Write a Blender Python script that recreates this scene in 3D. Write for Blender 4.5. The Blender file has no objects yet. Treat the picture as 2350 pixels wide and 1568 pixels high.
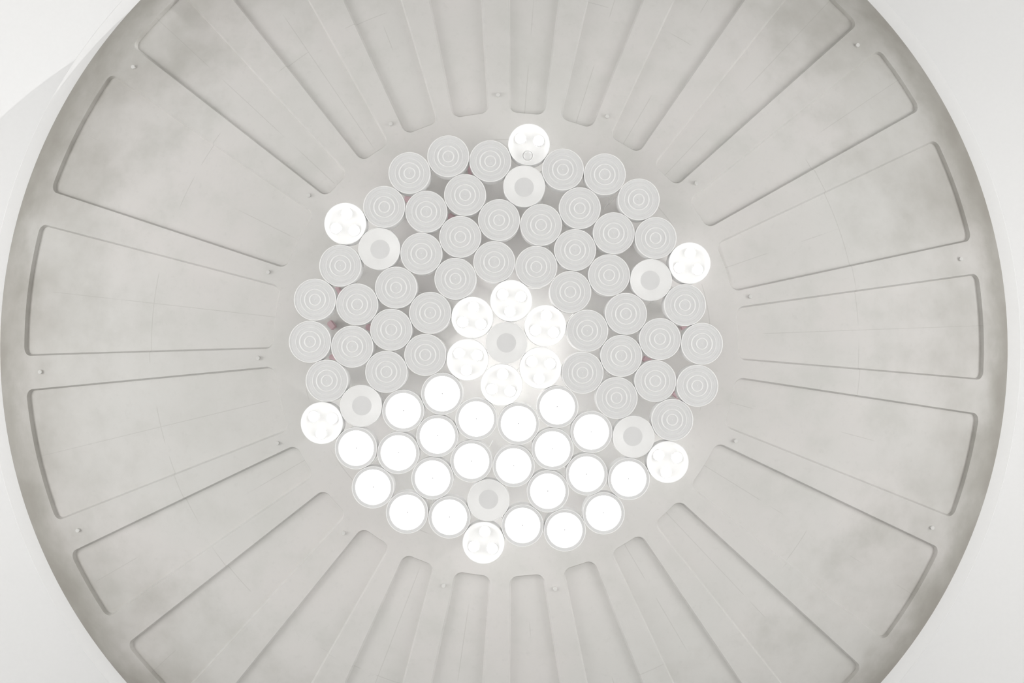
import bpy, bmesh, math, random
from mathutils import Vector, Matrix
from mathutils.geometry import delaunay_2d_cdt

# The room: world X = right in the photograph, world Y = down in the photograph, Z = up (the camera looks up).
S = bpy.context.scene
C = S.collection
random.seed(7)
F = 1566.7                      # focal length in pixels of a 2350 px wide frame
CAM = Vector((0.005, 0.044, 1.6))

# ------------------------------------------------------------------ camera
cam_d = bpy.data.cameras.new('camera')
cam = bpy.data.objects.new('camera', cam_d)
C.objects.link(cam)
cam_d.lens = 24.0
cam_d.sensor_width = 36.0
cam_d.clip_end = 100
fwd = Vector((11 / F, -20 / F, 1)).normalized()
back = -fwd
right = Vector((1, 0, 0))
right = (right - right.dot(back) * back).normalized()
up = back.cross(right)
M3 = Matrix((right, up, back)).transposed()
cam.matrix_world = Matrix.Translation(CAM) @ M3.to_4x4()
S.camera = cam

# ------------------------------------------------------------------ world, exposure
w = bpy.data.worlds.new('world')
S.world = w
w.use_nodes = True
w.node_tree.nodes['Background'].inputs[0].default_value = (1.0, 0.985, 0.97, 1)
w.node_tree.nodes['Background'].inputs[1].default_value = 0.05
S.view_settings.view_transform = 'Standard'
S.view_settings.look = 'None'
S.view_settings.exposure = 0.05
S.view_settings.gamma = 1.0
S.view_settings.use_curve_mapping = False
try:
    S.cycles.use_denoising = True
    S.cycles.max_bounces = 10
    S.cycles.diffuse_bounces = 6
    S.cycles.sample_clamp_indirect = 8
except Exception:
    pass

WX, WY, ZC = 9.2, 10.0, 6.95     # half sizes of the room, ceiling height


def area(name, loc, rot, sx, sy, power, col=(1, 0.995, 0.985)):
    l = bpy.data.lights.new(name, 'AREA')
    l.shape = 'RECTANGLE'
    l.size, l.size_y, l.energy, l.color = sx, sy, power, col
    o = bpy.data.objects.new(name, l)
    o.location, o.rotation_euler = loc, rot
    C.objects.link(o)
    return o


P_WIN = 440
area('daylight_left', (-WX - 0.12, 0, 2.6), (0, math.radians(-90), 0), 3.6, 6.4, P_WIN)
area('daylight_right', (WX + 0.12, 0, 2.6), (0, math.radians(90), 0), 3.6, 6.4, P_WIN)
# wall uplighter far to the upper right, throwing the canopy's shadow on the ceiling
sp = bpy.data.lights.new('wall_uplight', 'SPOT')
sp.energy, sp.spot_size, sp.spot_blend, sp.shadow_soft_size = 4500, math.radians(27), 0.25, 0.03
spo = bpy.data.objects.new('wall_uplight', sp)
SPL = Vector((7.7, -9.6, 3.45))
spo.location = SPL
spo.rotation_euler = (Vector((-4.0, -4.4, 6.9)) - SPL).to_track_quat('-Z', 'Y').to_euler()
C.objects.link(spo)
P_SPOT = 115                     # downward light of each three-bulb lamp
E_DISC, E_BULB = 1.9, 8.5
P_GAP_FILL = 0.55                     # added fill light above each three-bulb lamp, brightens the gaps


# underside of the canopy: flat middle, gentle convex rise, rolled rim
ZCAN, RISE, ROLL, ROLL_R = 6.0, 0.06, 0.35, 3.05


def zprof(r):
    return ZCAN + RISE * max(0, r - 1.2) ** 2 + ROLL * max(0, r - ROLL_R) ** 2


def dzprof(r):
    return 2 * RISE * max(0, r - 1.2) + 2 * ROLL * max(0, r - ROLL_R)


def solve_r(px):
    lo, hi = 0.0, 3.8
    for _ in range(50):
        r = (lo + hi) / 2
        if r * F / (zprof(r) - CAM.z) > px:
            hi = r
        else:
            lo = r
    return r


R_IN, R_OUT, R_RIM = solve_r(532), solve_r(1101), solve_r(1156)


# ------------------------------------------------------------------ materials
def mat(name, col, rough=0.6, spec=0.3, emit=0, metal=0):
    m = bpy.data.materials.new(name)
    m.use_nodes = True
    b = m.node_tree.nodes['Principled BSDF']
    b.inputs['Base Color'].default_value = (*col, 1)
    b.inputs['Roughness'].default_value = rough
    b.inputs['Specular IOR Level'].default_value = spec
    b.inputs['Metallic'].default_value = metal
    if emit:
        b.inputs['Emission Color'].default_value = (1, 1, 1, 1)
        b.inputs['Emission Strength'].default_value = emit
    else:
        # fine procedural grain on every plain surface
        nt = m.node_tree
        n = nt.nodes.new('ShaderNodeTexNoise')
        n.inputs['Scale'].default_value = 35
        n.inputs['Detail'].default_value = 4
        tc = nt.nodes.new('ShaderNodeTexCoord')
        nt.links.new(tc.outputs['Object'], n.inputs['Vector'])
        mx = nt.nodes.new('ShaderNodeMix')
        mx.data_type = 'RGBA'
        mx.inputs['A'].default_value = (*[c * 0.985 for c in col], 1)
        mx.inputs['B'].default_value = (*[min(1, c * 1.015) for c in col], 1)
        nt.links.new(n.outputs['Fac'], mx.inputs['Factor'])
        nt.links.new(mx.outputs['Result'], b.inputs['Base Color'])
    return m


def concrete(name, seams):
    m = bpy.data.materials.new(name)
    m.use_nodes = True
    nt = m.node_tree
    N, L = nt.nodes.new, nt.links.new
    b = nt.nodes['Principled BSDF']
    b.inputs['Roughness'].default_value = 0.62
    b.inputs['Specular IOR Level'].default_value = 0.25
    tc = N('ShaderNodeTexCoord')

    def noise(scale, detail, rough=0.55):
        n = N('ShaderNodeTexNoise')
        n.inputs['Scale'].default_value = scale
        n.inputs['Detail'].default_value = detail
        n.inputs['Roughness'].default_value = rough
        L(tc.outputs['Object'], n.inputs['Vector'])
        return n.outputs['Fac']

    def math_(op, a, c=None, d=None):
        n = N('ShaderNodeMath')
        n.operation = op
        for i, v in enumerate((a, c, d)):
            if v is None:
                continue
            if isinstance(v, (int, float)):
                n.inputs[i].default_value = v
            else:
                L(v, n.inputs[i])
        return n.outputs[0]

    def rng(v, a, c, lo=0.0, hi=1.0):
        n = N('ShaderNodeMapRange')
        n.interpolation_type = 'SMOOTHSTEP'
        L(v, n.inputs[0])
        n.inputs[1].default_value, n.inputs[2].default_value = a, c
        n.inputs[3].default_value, n.inputs[4].default_value = lo, hi
        return n.outputs[0]

    def mixc(fac, A, B):
        n = N('ShaderNodeMix')
        n.data_type = 'RGBA'
        L(fac, n.inputs['Factor'])
        for k, v in (('A', A), ('B', B)):
            if isinstance(v, tuple):
                n.inputs[k].default_value = (*v, 1)
            else:
                L(v, n.inputs[k])
        return n.outputs['Result']

    big, mid, fine = noise(0.9, 3), noise(3.4, 6, 0.6), noise(26, 8, 0.65)
    col = mixc(rng(big, .35, .65), (0.640, 0.634, 0.618), (0.668, 0.650, 0.638))
    col = mixc(rng(mid, .42, .75), col, (0.615, 0.610, 0.590))
    col = mixc(rng(fine, .52, .85, 0, .35), col, (0.52, 0.515, 0.50))
    # blotchy darkening of the concrete towards the cast rim: broad zone, then narrow band
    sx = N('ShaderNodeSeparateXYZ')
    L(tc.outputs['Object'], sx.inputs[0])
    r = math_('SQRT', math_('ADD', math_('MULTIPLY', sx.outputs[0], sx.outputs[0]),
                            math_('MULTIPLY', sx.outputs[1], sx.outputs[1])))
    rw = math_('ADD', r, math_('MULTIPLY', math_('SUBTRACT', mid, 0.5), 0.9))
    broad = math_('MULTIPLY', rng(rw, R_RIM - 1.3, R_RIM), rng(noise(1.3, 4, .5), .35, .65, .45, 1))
    col = mixc(math_('MULTIPLY', broad, RIM_DARK), col, (0.36, 0.345, 0.315))
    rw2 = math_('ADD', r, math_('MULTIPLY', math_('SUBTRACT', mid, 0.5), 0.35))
    rim_band = math_('MULTIPLY', rng(rw2, R_RIM - .36, R_RIM), rng(noise(4.0, 5, .5), .3, .7, .7, 1))
    col = mixc(math_('MULTIPLY', rim_band, 0.9), col, (0.30, 0.285, 0.255))
    # formwork joints: faint broken hairlines
    def hair(dist, w_, scale, lo, hi, amt):
        line = rng(math_('ABSOLUTE', dist), w_, w_ * 2.2, 1, 0)
        return math_('MULTIPLY', math_('MULTIPLY', line, rng(noise(scale, 2), lo, hi)), amt)
    crack = hair(math_('SUBTRACT', r, solve_r(816)), 0.0016, 1.7, .5, .53, 0.25)
    crack = math_('MAXIMUM', crack, hair(math_('SUBTRACT', r, solve_r(470)), 0.0014, 2.3, .52, .55, 0.3))
    if seams:
        uv = N('ShaderNodeUVMap')
        uv.uv_map = 'UVMap'
        su = N('ShaderNodeSeparateXYZ')
        L(uv.outputs[0], su.inputs[0])
        crack = math_('MAXIMUM', crack, hair(su.outputs[1], 0.0014, 1.15, .5, .53, 0.25))
    else:
        # short pour marks across the rim, one at the middle of each bay
        pass
    col = mixc(crack, col, (0.33, 0.32, 0.30))
    L(col, b.inputs['Base Color'])
    bp = N('ShaderNodeBump')
    bp.inputs['Strength'].default_value = 0.12
    bp.inputs['Distance'].default_value = 0.004
    L(math_('SUBTRACT', mid, crack), bp.inputs['Height'])
    L(bp.outputs[0], b.inputs['Normal'])
    return m


RIM_DARK = 0.78
M = dict(
    ceil=mat('white_plaster', (0.81, 0.81, 0.812), 0.8, 0.1),
    wall=mat('wall_paint', (0.35, 0.35, 0.345), 0.8, 0.1),
    floor=mat('pale_floor', (0.70, 0.695, 0.68), 0.5, 0.3),
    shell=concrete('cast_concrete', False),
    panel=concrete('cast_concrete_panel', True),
    house=mat('lamp_white_lacquer', (0.92, 0.92, 0.92), 0.35, 0.5),
    lens=mat('lamp_frosted_lens', (0.69, 0.69, 0.695), 0.45, 0.4),
    lens2=mat('lamp_lens_outer', (0.71, 0.71, 0.715), 0.45, 0.4),
    ridge=mat('lamp_lens_ridge', (0.86, 0.86, 0.86), 0.35, 0.5),
    dish=mat('lamp_satin_dish', (0.86, 0.86, 0.86), 0.5, 0.3),
    core=mat('lamp_grey_core', (0.72, 0.72, 0.725), 0.6, 0.2),
    pip=mat('lamp_pip_grey', (0.32, 0.32, 0.32), 0.5, 0.3),
    glow=mat('lit_diffuser', (0.9, 0.9, 0.9), 0.5, 0.2, E_DISC),
    bulb=mat('lit_bulb', (0.9, 0.9, 0.9), 0.5, 0.2, E_BULB),
    offb=mat('dead_bulb_glass', (0.78, 0.78, 0.78), 0.25, 0.5),
    cable=mat('white_cable', (0.85, 0.85, 0.84), 0.5, 0.3),
    pink=mat('pink_connector', (0.62, 0.46, 0.49), 0.6, 0.2),
    frame=mat('window_frame_paint', (0.8, 0.8, 0.8), 0.5, 0.3),
    plug=mat('grey_plug', (0.66, 0.655, 0.64), 0.5, 0.3),
)


# ------------------------------------------------------------------ helpers
def link_mesh(name, me, m, parent=None, kind=None):
    o = bpy.data.objects.new(name, me)
    if m and not me.materials:
        me.materials.append(m)
    C.objects.link(o)
    if parent:
        o.parent = parent
    if kind:
        o['kind'] = kind
    return o


def mesh(name, vs, fs, smooth=False):
    me = bpy.data.meshes.new(name)
    me.from_pydata(vs, [], fs)
    if smooth:
        me.polygons.foreach_set('use_smooth', [True] * len(me.polygons))
    me.update()
    return me


def lathe(name, prof, n=48, sharp=None, closed=False):
    """prof: (r, z) list; downward-facing parts ordered from the axis outwards."""
    vs, fs, rows = [], [], []
    for r_, z_ in prof:
        if r_ < 1e-6:
            rows.append([len(vs)] * n)
            vs.append((0, 0, z_))
        else:
            rows.append(list(range(len(vs), len(vs) + n)))
            vs += [(r_ * math.cos(2 * math.pi * k / n), r_ * math.sin(2 * math.pi * k / n), z_) for k in range(n)]
    m_ = len(rows)
    for i in range(m_ if closed else m_ - 1):
        A, B = rows[i], rows[(i + 1) % m_]
        for k in range(n):
            q = [A[k], A[(k + 1) % n], B[(k + 1) % n], B[k]]
            q = list(dict.fromkeys(q))
            if len(q) > 2:
                fs.append(q)
    me = mesh(name, vs, fs, True)
    me.set_sharp_from_angle(angle=math.radians(32))
    return me


def boxes(name, bl):
    vs, fs = [], []
    for (x0, x1, y0, y1, z0, z1) in bl:
        b = len(vs)
        vs += [(x, y, z) for z in (z0, z1) for y in (y0, y1) for x in (x0, x1)]
        fs += [[b + i for i in f] for f in ((0, 2, 3, 1), (4, 5, 7, 6), (0, 1, 5, 4), (2, 6, 7, 3), (0, 4, 6, 2), (1, 3, 7, 5))]
    return mesh(name, vs, fs)


# ------------------------------------------------------------------ the room
T = 0.2
link_mesh('floor', boxes('floor', [(-WX - T, WX + T, -WY - T, WY + T, -0.1, 0)]), M['floor'], kind='structure')
link_mesh('ceiling', boxes('ceiling', [(-WX - T, WX + T, -WY - T, WY + T, ZC, ZC + .2)]), M['ceil'], kind='structure')
link_mesh('wall_front', boxes('wall_front', [(-WX - T, WX + T, -WY - T, -WY, 0, ZC)]), M['wall'], kind='structure')
link_mesh('wall_back', boxes('wall_back', [(-WX - T, WX + T, WY, WY + T, 0, ZC)]), M['wall'], kind='structure')
for side, s, k in (('left', -1, 1), ('right', 1, 2)):
    x0, x1 = sorted((s * WX, s * (WX + T)))
    link_mesh('wall_' + side, boxes('wall_' + side, [
        (x0, x1, -WY, WY, 0, .8), (x0, x1, -WY, WY, 4.4, ZC), (x0, x1, -WY, -4, .8, 4.4), (x0, x1, 4, WY, .8, 4.4)]),
        M['wall'], kind='structure')
    xa, xb = sorted((s * WX, s * (WX + .08)))
    bars = [(xa, xb, y - .03, y + .03, .86, 4.34) for y in (-2, 0, 2)]
    bars += [(xa, xb, -4, 4, .8, .86), (xa, xb, -4, 4, 4.34, 4.4), (xa, xb, -4, -3.94, .86, 4.34), (xa, xb, 3.94, 4, .86, 4.34)]
    link_mesh('window_%d' % k, boxes('window', bars), M['frame'], kind='structure')


# ------------------------------------------------------------------ concrete canopy
def back_px(x, y):
    """photograph pixel -> point (x, y) on the canopy's underside"""
    d = M3 @ Vector(((x - 1175) / F, -(y - 784) / F, -1))
    t = 4.2
    for _ in range(40):
        p = CAM + d * t
        t = (zprof(math.hypot(p.x, p.y)) - CAM.z) / d.z
    p = CAM + d * t
    return Vector((p.x, p.y))




# side edges of the 25 recessed panels, two points each, read off the photograph
PANELS = [
    ((313, 114, 739, 446), (434, 0, 681, 269)), ((535, 0, 815, 352), (710, 0, 888, 318)),
    ((787, 0, 921, 289), (923, 0, 998, 252)), ((984, 0, 1035, 252), (1107, 0, 1122, 252)),
    ((1167, 0, 1168, 252), (1285, 0, 1252, 252)), ((1347, 0, 1289, 252), (1478, 0, 1368, 272)),
    ((1545, 0, 1412, 283), (1710, 0, 1485, 325)), ((1799, 0, 1550, 313), (1955, 68, 1570, 412)),
    ((2003, 123, 1669, 388), (2102, 257, 1632, 521)), ((2132, 327, 1717, 523), (2221, 554, 1696, 667)),
    ((2231, 629, 1730, 699), (2245, 872, 1707, 827)), ((2235, 948, 1702, 867), (2177, 1186, 1680, 987)),
    ((2144, 1252, 1659, 1021), (2017, 1463, 1632, 1157)), ((1967, 1521, 1570, 1157), (1790, 1568, 1550, 1266)),
    ((1703, 1568, 1483, 1243), (1543, 1568, 1408, 1283)), ((1477, 1568, 1369, 1300), (1345, 1568, 1294, 1323)),
    ((1288, 1568, 1250, 1330), (1167, 1568, 1169, 1340)), ((1110, 1568, 1126, 1334), (988, 1568, 1041, 1327)),
    ((927, 1568, 996, 1306), (790, 1568, 921, 1286)), ((718, 1568, 877, 1289), (541, 1568, 819, 1225)),
    ((443, 1568, 763, 1218), (308, 1465, 732, 1131)), ((262, 1409, 674, 1126), (184, 1257, 650, 1034)),
    ((150, 1189, 528, 1041), (78, 893, 623, 841)), ((68, 817, 616, 801), (109, 517, 593, 643)),
    ((129, 443, 647, 614), (262, 172, 562, 378)),
]


def line_circle(p, d, r):
    b = p.dot(d)
    return p + d * (-b + math.sqrt(b * b - p.dot(p) + r * r))


def outline(e1, e2, inset, rho):
    lines = []
    for i, e in enumerate((e1, e2)):
        a, b = back_px(*e[:2]), back_px(*e[2:])
        d = (a - b).normalized()                 # outwards
        n = Vector((-d.y, d.x)) * (1 if i == 0 else -1)   # towards the panel
        lines.append((a + n * inset, d))
    ri, ro = R_IN + inset, R_OUT - inset
    (p1, d1), (p2, d2) = lines
    c = [line_circle(p1, d1, ri), line_circle(p1, d1, ro), line_circle(p2, d2, ro), line_circle(p2, d2, ri)]

    def tan(p):                                  # tangent towards e2
        return Vector((-p.y, p.x)).normalized()

    def fillet(P, a, b):                         # a: direction back along the incoming edge, b: along outgoing
        al = a.angle(b)
        t = rho / math.tan(al / 2)
        cen = P + (a + b).normalized() * (rho / math.sin(al / 2))
        A, B = P + a * t - cen, P + b * t - cen
        ang = A.angle_signed(B)
        pts = []
        for k in range(8):
            q = -ang * k / 7
            pts.append(cen + Vector((A.x * math.cos(q) - A.y * math.sin(q), A.x * math.sin(q) + A.y * math.cos(q))))
        return pts
    f0 = fillet(c[0], tan(c[0]), d1)
    f1 = fillet(c[1], -d1, tan(c[1]))
    f2 = fillet(c[2], -tan(c[2]), -d2)
    f3 = fillet(c[3], d2, -tan(c[3]))
    out = []

    def seg(a, b, n):
        for k in range(1, n):
            out.append(a.lerp(b, k / n))

    def arc(a, b, n):
        ta, tb = math.atan2(a.y, a.x), math.atan2(b.y, b.x)
        if tb - ta > math.pi: tb -= 2 * math.pi
        if ta - tb > math.pi: tb += 2 * math.pi
        for k in range(1, n):
            q, rr = ta + (tb - ta) * k / n, a.length + (b.length - a.length) * k / n
            out.append(Vector((math.cos(q) * rr, math.sin(q) * rr)))
    out += f0; seg(f0[-1], f1[0], 12)
    out += f1; arc(f1[-1], f2[0], 10)
    out += f2; seg(f2[-1], f3[0], 12)
    out += f3; arc(f3[-1], f0[0], 6)
    return out


def inside(p, poly):
    c, j = False, len(poly) - 1
    for i in range(len(poly)):
        a, b = poly[i], poly[j]
        if (a.y > p.y) != (b.y > p.y) and p.x < (b.x - a.x) * (p.y - a.y) / (b.y - a.y) + a.x:
            c = not c
        j = i
    return c


def up_normal(p):
    r = math.hypot(p[0], p[1])
    s = dzprof(r)
    if r < 1e-6:
        return (0, 0, -1)
    return Vector((p[0] / r * s, p[1] / r * s, -1)).normalized()


canopy = bpy.data.objects.new('concrete_canopy', None)
C.objects.link(canopy)
canopy['label'] = 'huge round grey concrete ceiling canopy with radiating recessed panels behind the lamps'
canopy['category'] = 'ceiling canopy'

CH, DEPTH, RHO = 0.011, 0.024, 0.058
tops = [outline(a, b, 0, RHO) for a, b in PANELS]
bots = [outline(a, b, CH, RHO - CH) for a, b in PANELS]

# shell: one cast slab with 25 openings for the recesses, rolled edge
pts, edges = [], []
NR = 256
for k in range(NR):
    a = 2 * math.pi * k / NR
    pts.append(Vector((math.cos(a) * R_RIM, math.sin(a) * R_RIM)))
edges += [(k, (k + 1) % NR) for k in range(NR)]
for poly in tops:
    b = len(pts)
    pts += poly
    edges += [(b + k, b + (k + 1) % len(poly)) for k in range(len(poly))]
for rr, n in ((0.001, 1), (.3, 12), (.6, 24), (.9, 36), (1.15, 60), (1.3, 80), (R_IN - .06, 120), (R_OUT + .03, 256), (R_OUT + .055, 256),
              (R_OUT + .08, 256), (R_OUT + .11, 256), (R_RIM - .03, 256)):
    for k in range(n):
        a = 2 * math.pi * (k + .37) / n
        pts.append(Vector((math.cos(a) * rr, math.sin(a) * rr)))
bb = [(min(p.x for p in t), max(p.x for p in t), min(p.y for p in t), max(p.y for p in t)) for t in tops]
res = delaunay_2d_cdt(pts, edges, [], 0, 1e-6)
vo, _, fo = res[0], res[1], res[2]
keep = []
for f in fo:
    c = (vo[f[0]] + vo[f[1]] + vo[f[2]]) / 3
    if c.length > R_RIM:
        continue
    if any(b[0] <= c.x <= b[1] and b[2] <= c.y <= b[3] and inside(c, tops[i]) for i, b in enumerate(bb)):
        continue
    keep.append(list(f)[::-1])
vs = [(p.x, p.y, zprof(p.length)) for p in vo]
nv = len(vs)
nrm = [up_normal(v) for v in vs]
# edge face of the slab
prof = [(R_RIM, zprof(R_RIM)), (R_RIM - .004, zprof(R_RIM) + .012), (R_RIM - .03, zprof(R_RIM) + .11)]
for i, (rr, zz) in enumerate(prof):
    for k in range(NR):
        a = 2 * math.pi * k / NR
        vs.append((math.cos(a) * rr, math.sin(a) * rr, zz))
        nrm.append((math.cos(a), math.sin(a), 0))
for i in range(2):
    for k in range(NR):
        a0, a1 = nv + i * NR + k, nv + i * NR + (k + 1) % NR
        keep.append([a0, a1, a1 + NR, a0 + NR])
me = mesh('shell', vs, keep, True)
me.normals_split_custom_set_from_vertices(nrm)
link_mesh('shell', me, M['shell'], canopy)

for top, bot in zip(tops, bots):
    n = len(top)
    mid = sum(bot, Vector((0, 0))) / n
    th = math.atan2(mid.y, mid.x)
    dirv, perp = Vector((math.cos(th), math.sin(th))), Vector((-math.sin(th), math.cos(th)))
    P = list(bot)
    E = [(k, (k + 1) % n) for k in range(n)]
    for i in range(1, 16):
        rr = R_IN + (R_OUT - R_IN) * i / 16
        for q in (-1, 0, 1):
            c = dirv * rr + perp * (q * .045 * rr)
            if inside(c, bot):
                P.append(c)
    vo, _, fo = delaunay_2d_cdt(P, E, [], 0, 1e-6)[:3]
    F_ = []
    for f in fo:
        c = (vo[f[0]] + vo[f[1]] + vo[f[2]]) / 3
        if inside(c, bot):
            F_.append(list(f)[::-1])
    vs = [(p.x, p.y, zprof(p.length) + DEPTH) for p in vo]
    nr = [up_normal(v) for v in vs]
    b0 = len(vs)
    ring = []
    for k in range(n):                          # chamfered reveal: own vertices top and bottom
        t, b = top[k], bot[k]
        d = (b - t)
        d = d.normalized()
        nn = Vector((d.x * DEPTH, d.y * DEPTH, -CH)).normalized()
        vs.append((t.x, t.y, zprof(t.length))); nr.append(nn)
        vs.append((b.x, b.y, zprof(b.length) + DEPTH)); nr.append(nn)
    for k in range(n):
        a, c = b0 + 2 * k, b0 + 2 * ((k + 1) % n)
        F_.append([a, a + 1, c + 1, c])
    me = mesh('recessed_panel', vs, F_, True)
    uvl = me.uv_layers.new(name='UVMap')
    for lp in me.loops:
        v = Vector(me.vertices[lp.vertex_index].co.xy)
        uvl.data[lp.index].uv = (v.dot(dirv), v.dot(perp))
    me.normals_split_custom_set_from_vertices(nr)
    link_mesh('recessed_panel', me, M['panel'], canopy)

plug_me = lathe('plug', [(0, -.013), (.0118, -.013), (.0130, -.0118), (.0130, .004)], 20)
for (x, y) in ((1722, 681), (1597, 421), (1393, 268), (1143, 219), (897, 285), (709, 449), (616, 625), (593, 822), (637, 1017),
               (789, 1223), (1018, 1344), (1274, 1351), (1688, 1012), (2204, 595), (1967, 105), (307, 155), (94, 854),
               (180, 1217), (2138, 1211)):
    p = back_px(x, y)
    o = link_mesh('plug', plug_me, M['plug'], canopy)
    o.location = (p.x, p.y, zprof(p.length))

# white round step of the ceiling around the canopy
ZR = 6.52
RR = 1189 / F * (ZR - CAM.z)
rc = 0.25
prof = [(R_RIM - rc, ZR), (RR - .01, ZR), (RR, ZR + .01), (RR, ZC + .02)]
link_mesh('trim_1', lathe('trim_1', prof, 256), M['ceil'], kind='structure')

# ------------------------------------------------------------------ lamps
U = 97.3 / F * 4.04              # pitch
ZL = 5.64                        # height of the lamp faces
RL = U * 0.496
HH = 0.075
hb = [(RL - .0045, .004), (RL - .0042, 0), (RL - .001, .0), (RL, .0015), (RL, HH - .003), (RL - .004, HH), (.03, HH), (0, HH)]
h_me = lathe('housing', hb)
HO = lathe('housing_open', [(RL - .0045, .05), (RL - .0038, .0005), (RL - .0036, 0), (RL - .001, .0), (RL, .0015), (RL, HH - .003), (RL - .004, HH), (.03, HH), (0, HH)])
K = RL / 48.5
lens_me = lathe('lens', [(0, .0055), (11 * K, .0055), (11.2 * K, .005), (23 * K, .005), (23.2 * K, .0045), (32.5 * K, .0045)])
outer_me = lathe('lens_edge', [(32.5 * K, .0045), (32.8 * K, .0035), (36 * K, .0035), (36.3 * K, .0045), (37.3 * K, .0035), (39.3 * K, .0035), (39.6 * K, .0045), (40.4 * K, .003),
                           (42 * K, .003), (RL - .0045, .004)])


def torus(name, r, wdt, z0, h):
    pr = [(r - wdt, z0 + h), (r - wdt * .6, z0 + h * .2), (r, z0), (r + wdt * .6, z0 + h * .2), (r + wdt, z0 + h)]
    return lathe(name, pr)


ring_mes = [torus('lens_ring', 12.5 * K, 1.5 * K, .0015, .004), torus('lens_ring', 24 * K, 1.5 * K, .0010, .004),
            torus('lens_ring', 33 * K, 0.7 * K, .002, .003)]
pip_me = lathe('pip', [(0, .001), (.9 * K, .0015), (1.2 * K, .0055)], 16)
stem_me = lathe('stem', [(.016, HH - .002), (.016, ZCAN - ZL + .002)], 16)
trim_me = lathe('inner_trim', [(40.5 * K, .0125), (40.6 * K, .0045), (41.1 * K, .004), (RL - .0038, .004)])
glow_me = lathe('diffuser', [(0, .012), (40.55 * K, .012)])
dish_me = lathe('dish', [(22 * K, .027), (23 * K, .026), (30 * K, .018), (38 * K, .010), (44 * K, .005), (RL - .004, .0025)])
core_me = lathe('core_disc', [(0, .0265), (22.5 * K, .0265)])
plate_me = lathe('reflector', [(0, .020), (20 * K, .021), (34 * K, .019), (42 * K, .012), (RL - .0038, .003)])
bulb_me = lathe('bulb', [(0, -.003), (4.5 * K, -.001), (8.5 * K, .004), (10.6 * K, .011), (11 * K, .02)], 24)
cup_me = lathe('bulb_cup', [(11.1 * K, .0195), (11.4 * K, .013), (12.2 * K, .011), (13 * K, .013), (13.4 * K, .0205)], 28)


def tube(name, pts_, r, n=8):
    vs, fs = [], []
    for i, p in enumerate(pts_):
        a = pts_[max(0, i - 1)]
        b = pts_[min(len(pts_) - 1, i + 1)]
        d = (b - a).normalized()
        u = d.orthogonal().normalized()
        v = d.cross(u)
        for k in range(n):
            q = 2 * math.pi * k / n
            vs.append(p + u * (math.cos(q) * r) + v * (math.sin(q) * r))
    for i in range(len(pts_) - 1):
        for k in range(n):
            fs.append([i * n + k, i * n + (k + 1) % n, (i + 1) * n + (k + 1) % n, (i + 1) * n + k])
    return mesh(name, vs, fs, True)


cable_me = tube('cable', [Vector(p) for p in ((.02, 0, HH - .001), (.06, .004, HH + .02), (.105, .0, HH + .015), (.128, -.004, HH + .035), (.14, 0, ZCAN - ZL + .002))], .0022)


def new_lamp(kind):
    e = bpy.data.objects.new('ceiling_lamp', None)
    C.objects.link(e)

    def part(name, me_, m_, **kw):
        o = link_mesh(name, me_, m_, e)
        return o
    part('housing', h_me if kind in 'R' else HO, M['house'])
    part('stem', stem_me, M['house'])
    part('cable', cable_me, M['cable'])
    if kind == 'R':
        part('lens', lens_me, M['lens'])
        part('lens_edge', outer_me, M['lens2'])
        for rm in ring_mes:
            part('lens_ring', rm, M['ridge'])
        part('pip', pip_me, M['ridge'])
    elif kind == 'L':
        part('inner_trim', trim_me, M['lens2'])
        part('diffuser', glow_me, M['glow'])['label'] = 'glowing white diffuser'
        o = part('pip', pip2_me, M['pip'])
    elif kind == 'P':
        part('dish', dish_me, M['dish'])
        part('core_disc', core_me, M['core'])
    else:
        part('reflector', plate_me, M['house'])
        for k in range(3):
            a = math.radians(BA0 + 120 * k)
            for nm, me_, m_ in (('bulb', bulb_me, M['bulb']), ('bulb_cup', cup_me, M['house'])):
                o = part(nm, me_, m_)
                o.location = (math.cos(a) * 25 * K, math.sin(a) * 25 * K, 0)
                if nm == 'bulb':
                    o['label'] = 'lit bulb'
    return e


BA0 = 90 + 6.5
pip2_me = lathe('pip', [(0, .0085), (1.2 * K, .009), (1.4 * K, .0122)], 16)


def copy_tree(o):
    r = o.copy()
    C.objects.link(r)
    for ch in list(o.children):
        c = ch.copy()
        C.objects.link(c)
        c.parent = r
    return r


POS = ['top', 'upper right', 'lower right', 'bottom', 'lower left', 'upper left']
lit_px = [(927, 943), (1017, 905), (1095, 963), (1192, 972), (1281, 934), (1359, 992), (818, 1030), (917, 1041), (1007, 1001),
          (1084, 1059), (1180, 1070), (1269, 1030), (1348, 1089), (1445, 1098), (859, 1119), (995, 1098), (1259, 1127),
          (937, 1179), (1034, 1188), (1202, 1206), (1298, 1217), (1387, 1179)]
R3 = math.sqrt(3)
spots = []


def add(kind, rad, tan_, k, label):
    """rad along spoke k (units of the pitch), tan_ clockwise across it"""
    a = math.radians(6.5 + 60 * k)
    x = (rad * math.sin(a) + tan_ * math.cos(a)) * U
    y = (-rad * math.cos(a) + tan_ * math.sin(a)) * U
    px, py = 1162 + x / U * 97.3, 787 + y / U * 97.3
    if kind == 'R' and any(math.hypot(px - u, py - v) < 25 for u, v in lit_px):
        kind = 'L'
    t = {'R': 'unlit ringed lamp', 'L': 'glowing disc lamp'}.get(kind, '')
    spots.append((kind, x, y, px, py, (t + label) if t else label, k))


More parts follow.
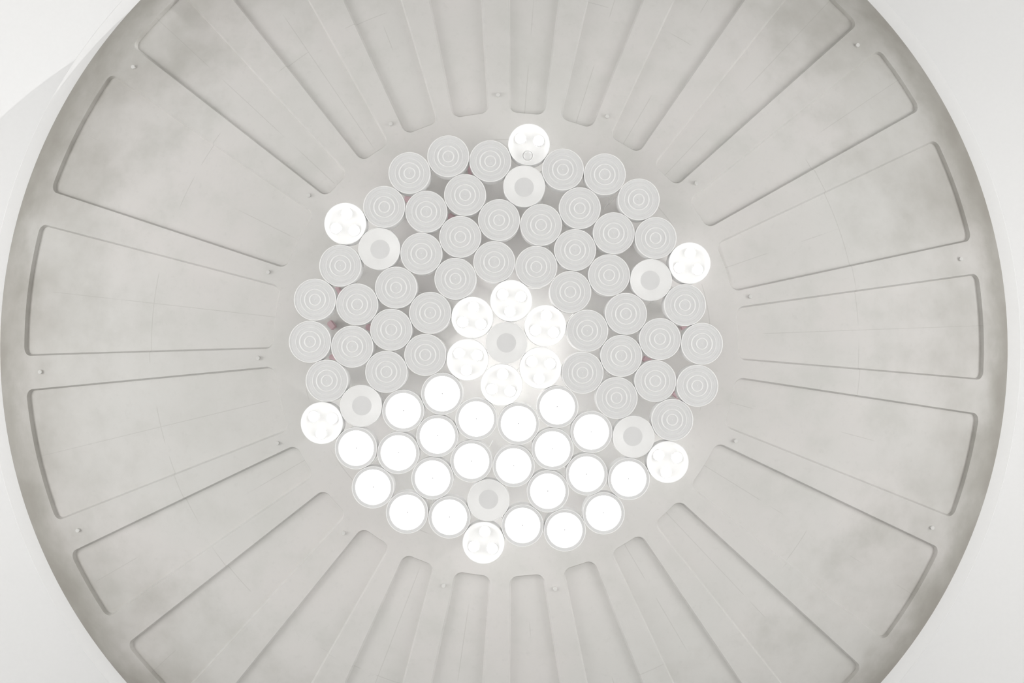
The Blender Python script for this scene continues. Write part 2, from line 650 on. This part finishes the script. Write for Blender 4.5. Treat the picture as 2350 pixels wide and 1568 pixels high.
add('P', 0, 0, 0, 'plain unlit dish lamp at the very centre of the cluster')
h = R3 / 2
for k in range(6):
    X, Y = POS[k], POS[(k + 1) % 6]
    add('S', 1, 0, k, 'blazing three-bulb lamp of the inner ring, %s of the centre lamp' % X)
    add('P', 2 + 2 * h, 0, k, 'plain white dish lamp with grey centre beside the %s outer spotlight' % X)
    add('S', 3 + 2 * h, 0, k, 'bright three-bulb spotlight on the rim of the cluster, %s' % X)
    for s, cw in ((1, 'clockwise'), (-1, 'anticlockwise')):
        add('R', 1 + h, .5 * s, k, ' touching the inner bright ring, %s of the %s spoke' % (cw, X))
        add('R', 2 + h, .5 * s, k, ' against the inner side of the %s dish lamp, %s side' % (X, cw))
        # the wedge between spokes, in the frame of its own axis (30 degrees on)
        k2 = k + .5 * s
        add('R', 1 + 3 * h, -.5 * s, k2, ' one row inside the rim, %s of the %s outer spotlight' % (cw, X))
        add('R', 2 + 3 * h, -.5 * s, k2, ' on the rim, second %s from the %s outer spotlight' % (cw, X))
        add('R', 1 + 3 * h + .5, -(.5 + h) * s, k2, ' on the rim touching the %s outer spotlight, %s side' % (X, cw))
    add('R', 1 + 2 * h, 0, k + .5, ' midway to the rim between the %s and %s spotlights' % (X, Y))

GROUP = {'R': 'unlit ringed lamps of the ceiling cluster', 'L': 'glowing disc lamps of the ceiling cluster',
         'P': 'plain dish lamps of the ceiling cluster', 'S': 'three-bulb lamps of the ceiling cluster'}
protos, made = {}, []
for kind, x, y, px, py, label, k in spots:
    rot = 0
    key = kind
    if kind == 'S':
        outer = math.hypot(x, y) > 2 * U
        # two mirrored bulb arrangements: one bulb at the top or one at the bottom of the picture
        upt = k in (1, 3, 5)
        rot = math.radians(180) if upt else 0
        if outer:
            rot += 0
    if key not in protos:
        protos[key] = new_lamp(kind)
        o = protos[key]
    else:
        o = copy_tree(protos[key])
    o.location = (x, y, ZL)
    if kind == 'S':
        o.rotation_euler.z = rot
    o['label'], o['category'], o['group'] = label, 'lamp', GROUP[kind]
    made.append((o, x, y, px, py, kind))
    for ch in o.children:
        if ch.name.startswith('cable'):
            ch.rotation_euler.z = random.choice((20, 80, 140, 200, 260, 320)) * math.pi / 180 + random.uniform(-.2, .2)
    if kind == 'S':
        l = bpy.data.lights.new('lamp_beam', 'SPOT')
        l.energy, l.spot_size, l.spot_blend, l.shadow_soft_size = P_SPOT, math.radians(140), 0.6, 0.0
        lo = bpy.data.objects.new('lamp_beam', l)
        lo.location = (x, y, ZL - .01)
        C.objects.link(lo)
    if kind in 'SL':
        # added point light behind the housing, lifting the canopy between the lamps
        l = bpy.data.lights.new('gap_fill', 'POINT')
        l.energy, l.shadow_soft_size = (P_GAP_FILL if kind == 'S' else P_GAP_FILL * 0.27), 0.0
        lo = bpy.data.objects.new('gap_fill', l)
        lo.location = (x + .03, y, ZL + HH + .05)
        C.objects.link(lo)

# the dead bulb of the top spotlight
for o, x, y, px, py, kind in made:
    if kind == 'S' and py < 400:
        bs = [c for c in o.children if c.name.startswith('bulb') and 'cup' not in c.name]
        b = max(bs, key=lambda c: (o.matrix_basis @ c.location).y)
        b.data = b.data.copy()
        b.data.materials[0] = M['offb']
        b['label'] = 'dead bulb'
        o['label'] = 'spotlight with one of its three bulbs out, at the top of the rim'

# dull pink connector blocks glimpsed between the housings
bmx = bmesh.new()
bmesh.ops.create_cube(bmx, size=1)
bmesh.ops.scale(bmx, vec=(.056, .04, .03), verts=bmx.verts)
bmesh.ops.bevel(bmx, geom=bmx.edges, offset=.006, segments=2, affect='EDGES')
pk = bpy.data.meshes.new('connector')
bmx.to_mesh(pk)
bmx.free()
for (u, v, rz) in ((776, 668, 70), (850, 751, 20), (766, 822, 60), (1080, 388, 80), (938, 456, 10), (1036, 498, 30),
                   (1568, 745, 80), (1485, 825, 30), (1552, 905, 45), (762, 745, 50)):
    o, x, y, px, py, kind = min(made, key=lambda m_: math.hypot(m_[3] - u, m_[4] - v))
    zc = ZCAN - .025
    sc = (zc - CAM.z) / 4.04
    c = link_mesh('connector', pk, M['pink'], o)
    wx = (u - 1162) / 97.3 * U * sc
    wy = (v - 787) / 97.3 * U * sc
    c.location = (wx - x, wy - y, zc - ZL)
    c.rotation_euler.z = math.radians(rz)
    c['label'] = 'dull pink connector'

# wall uplighter body (far outside the view)
up_l = bpy.data.objects.new('wall_uplighter', None)
C.objects.link(up_l)
up_l.location = (7.7, -9.98, 3.2)
up_l['label'] = 'white wall uplighter high on the wall beyond the top right corner'
up_l['category'] = 'lamp'
link_mesh('bracket', boxes('bracket', [(-.03, .03, -.01, .36, -.03, .03)]), M['frame'], up_l)
o = link_mesh('lamp_bowl', lathe('lamp_bowl', [(0, 0), (.06, .01), (.09, .06), (.1, .12)], 24), M['house'], up_l)
o.location = (0, .38, .02)
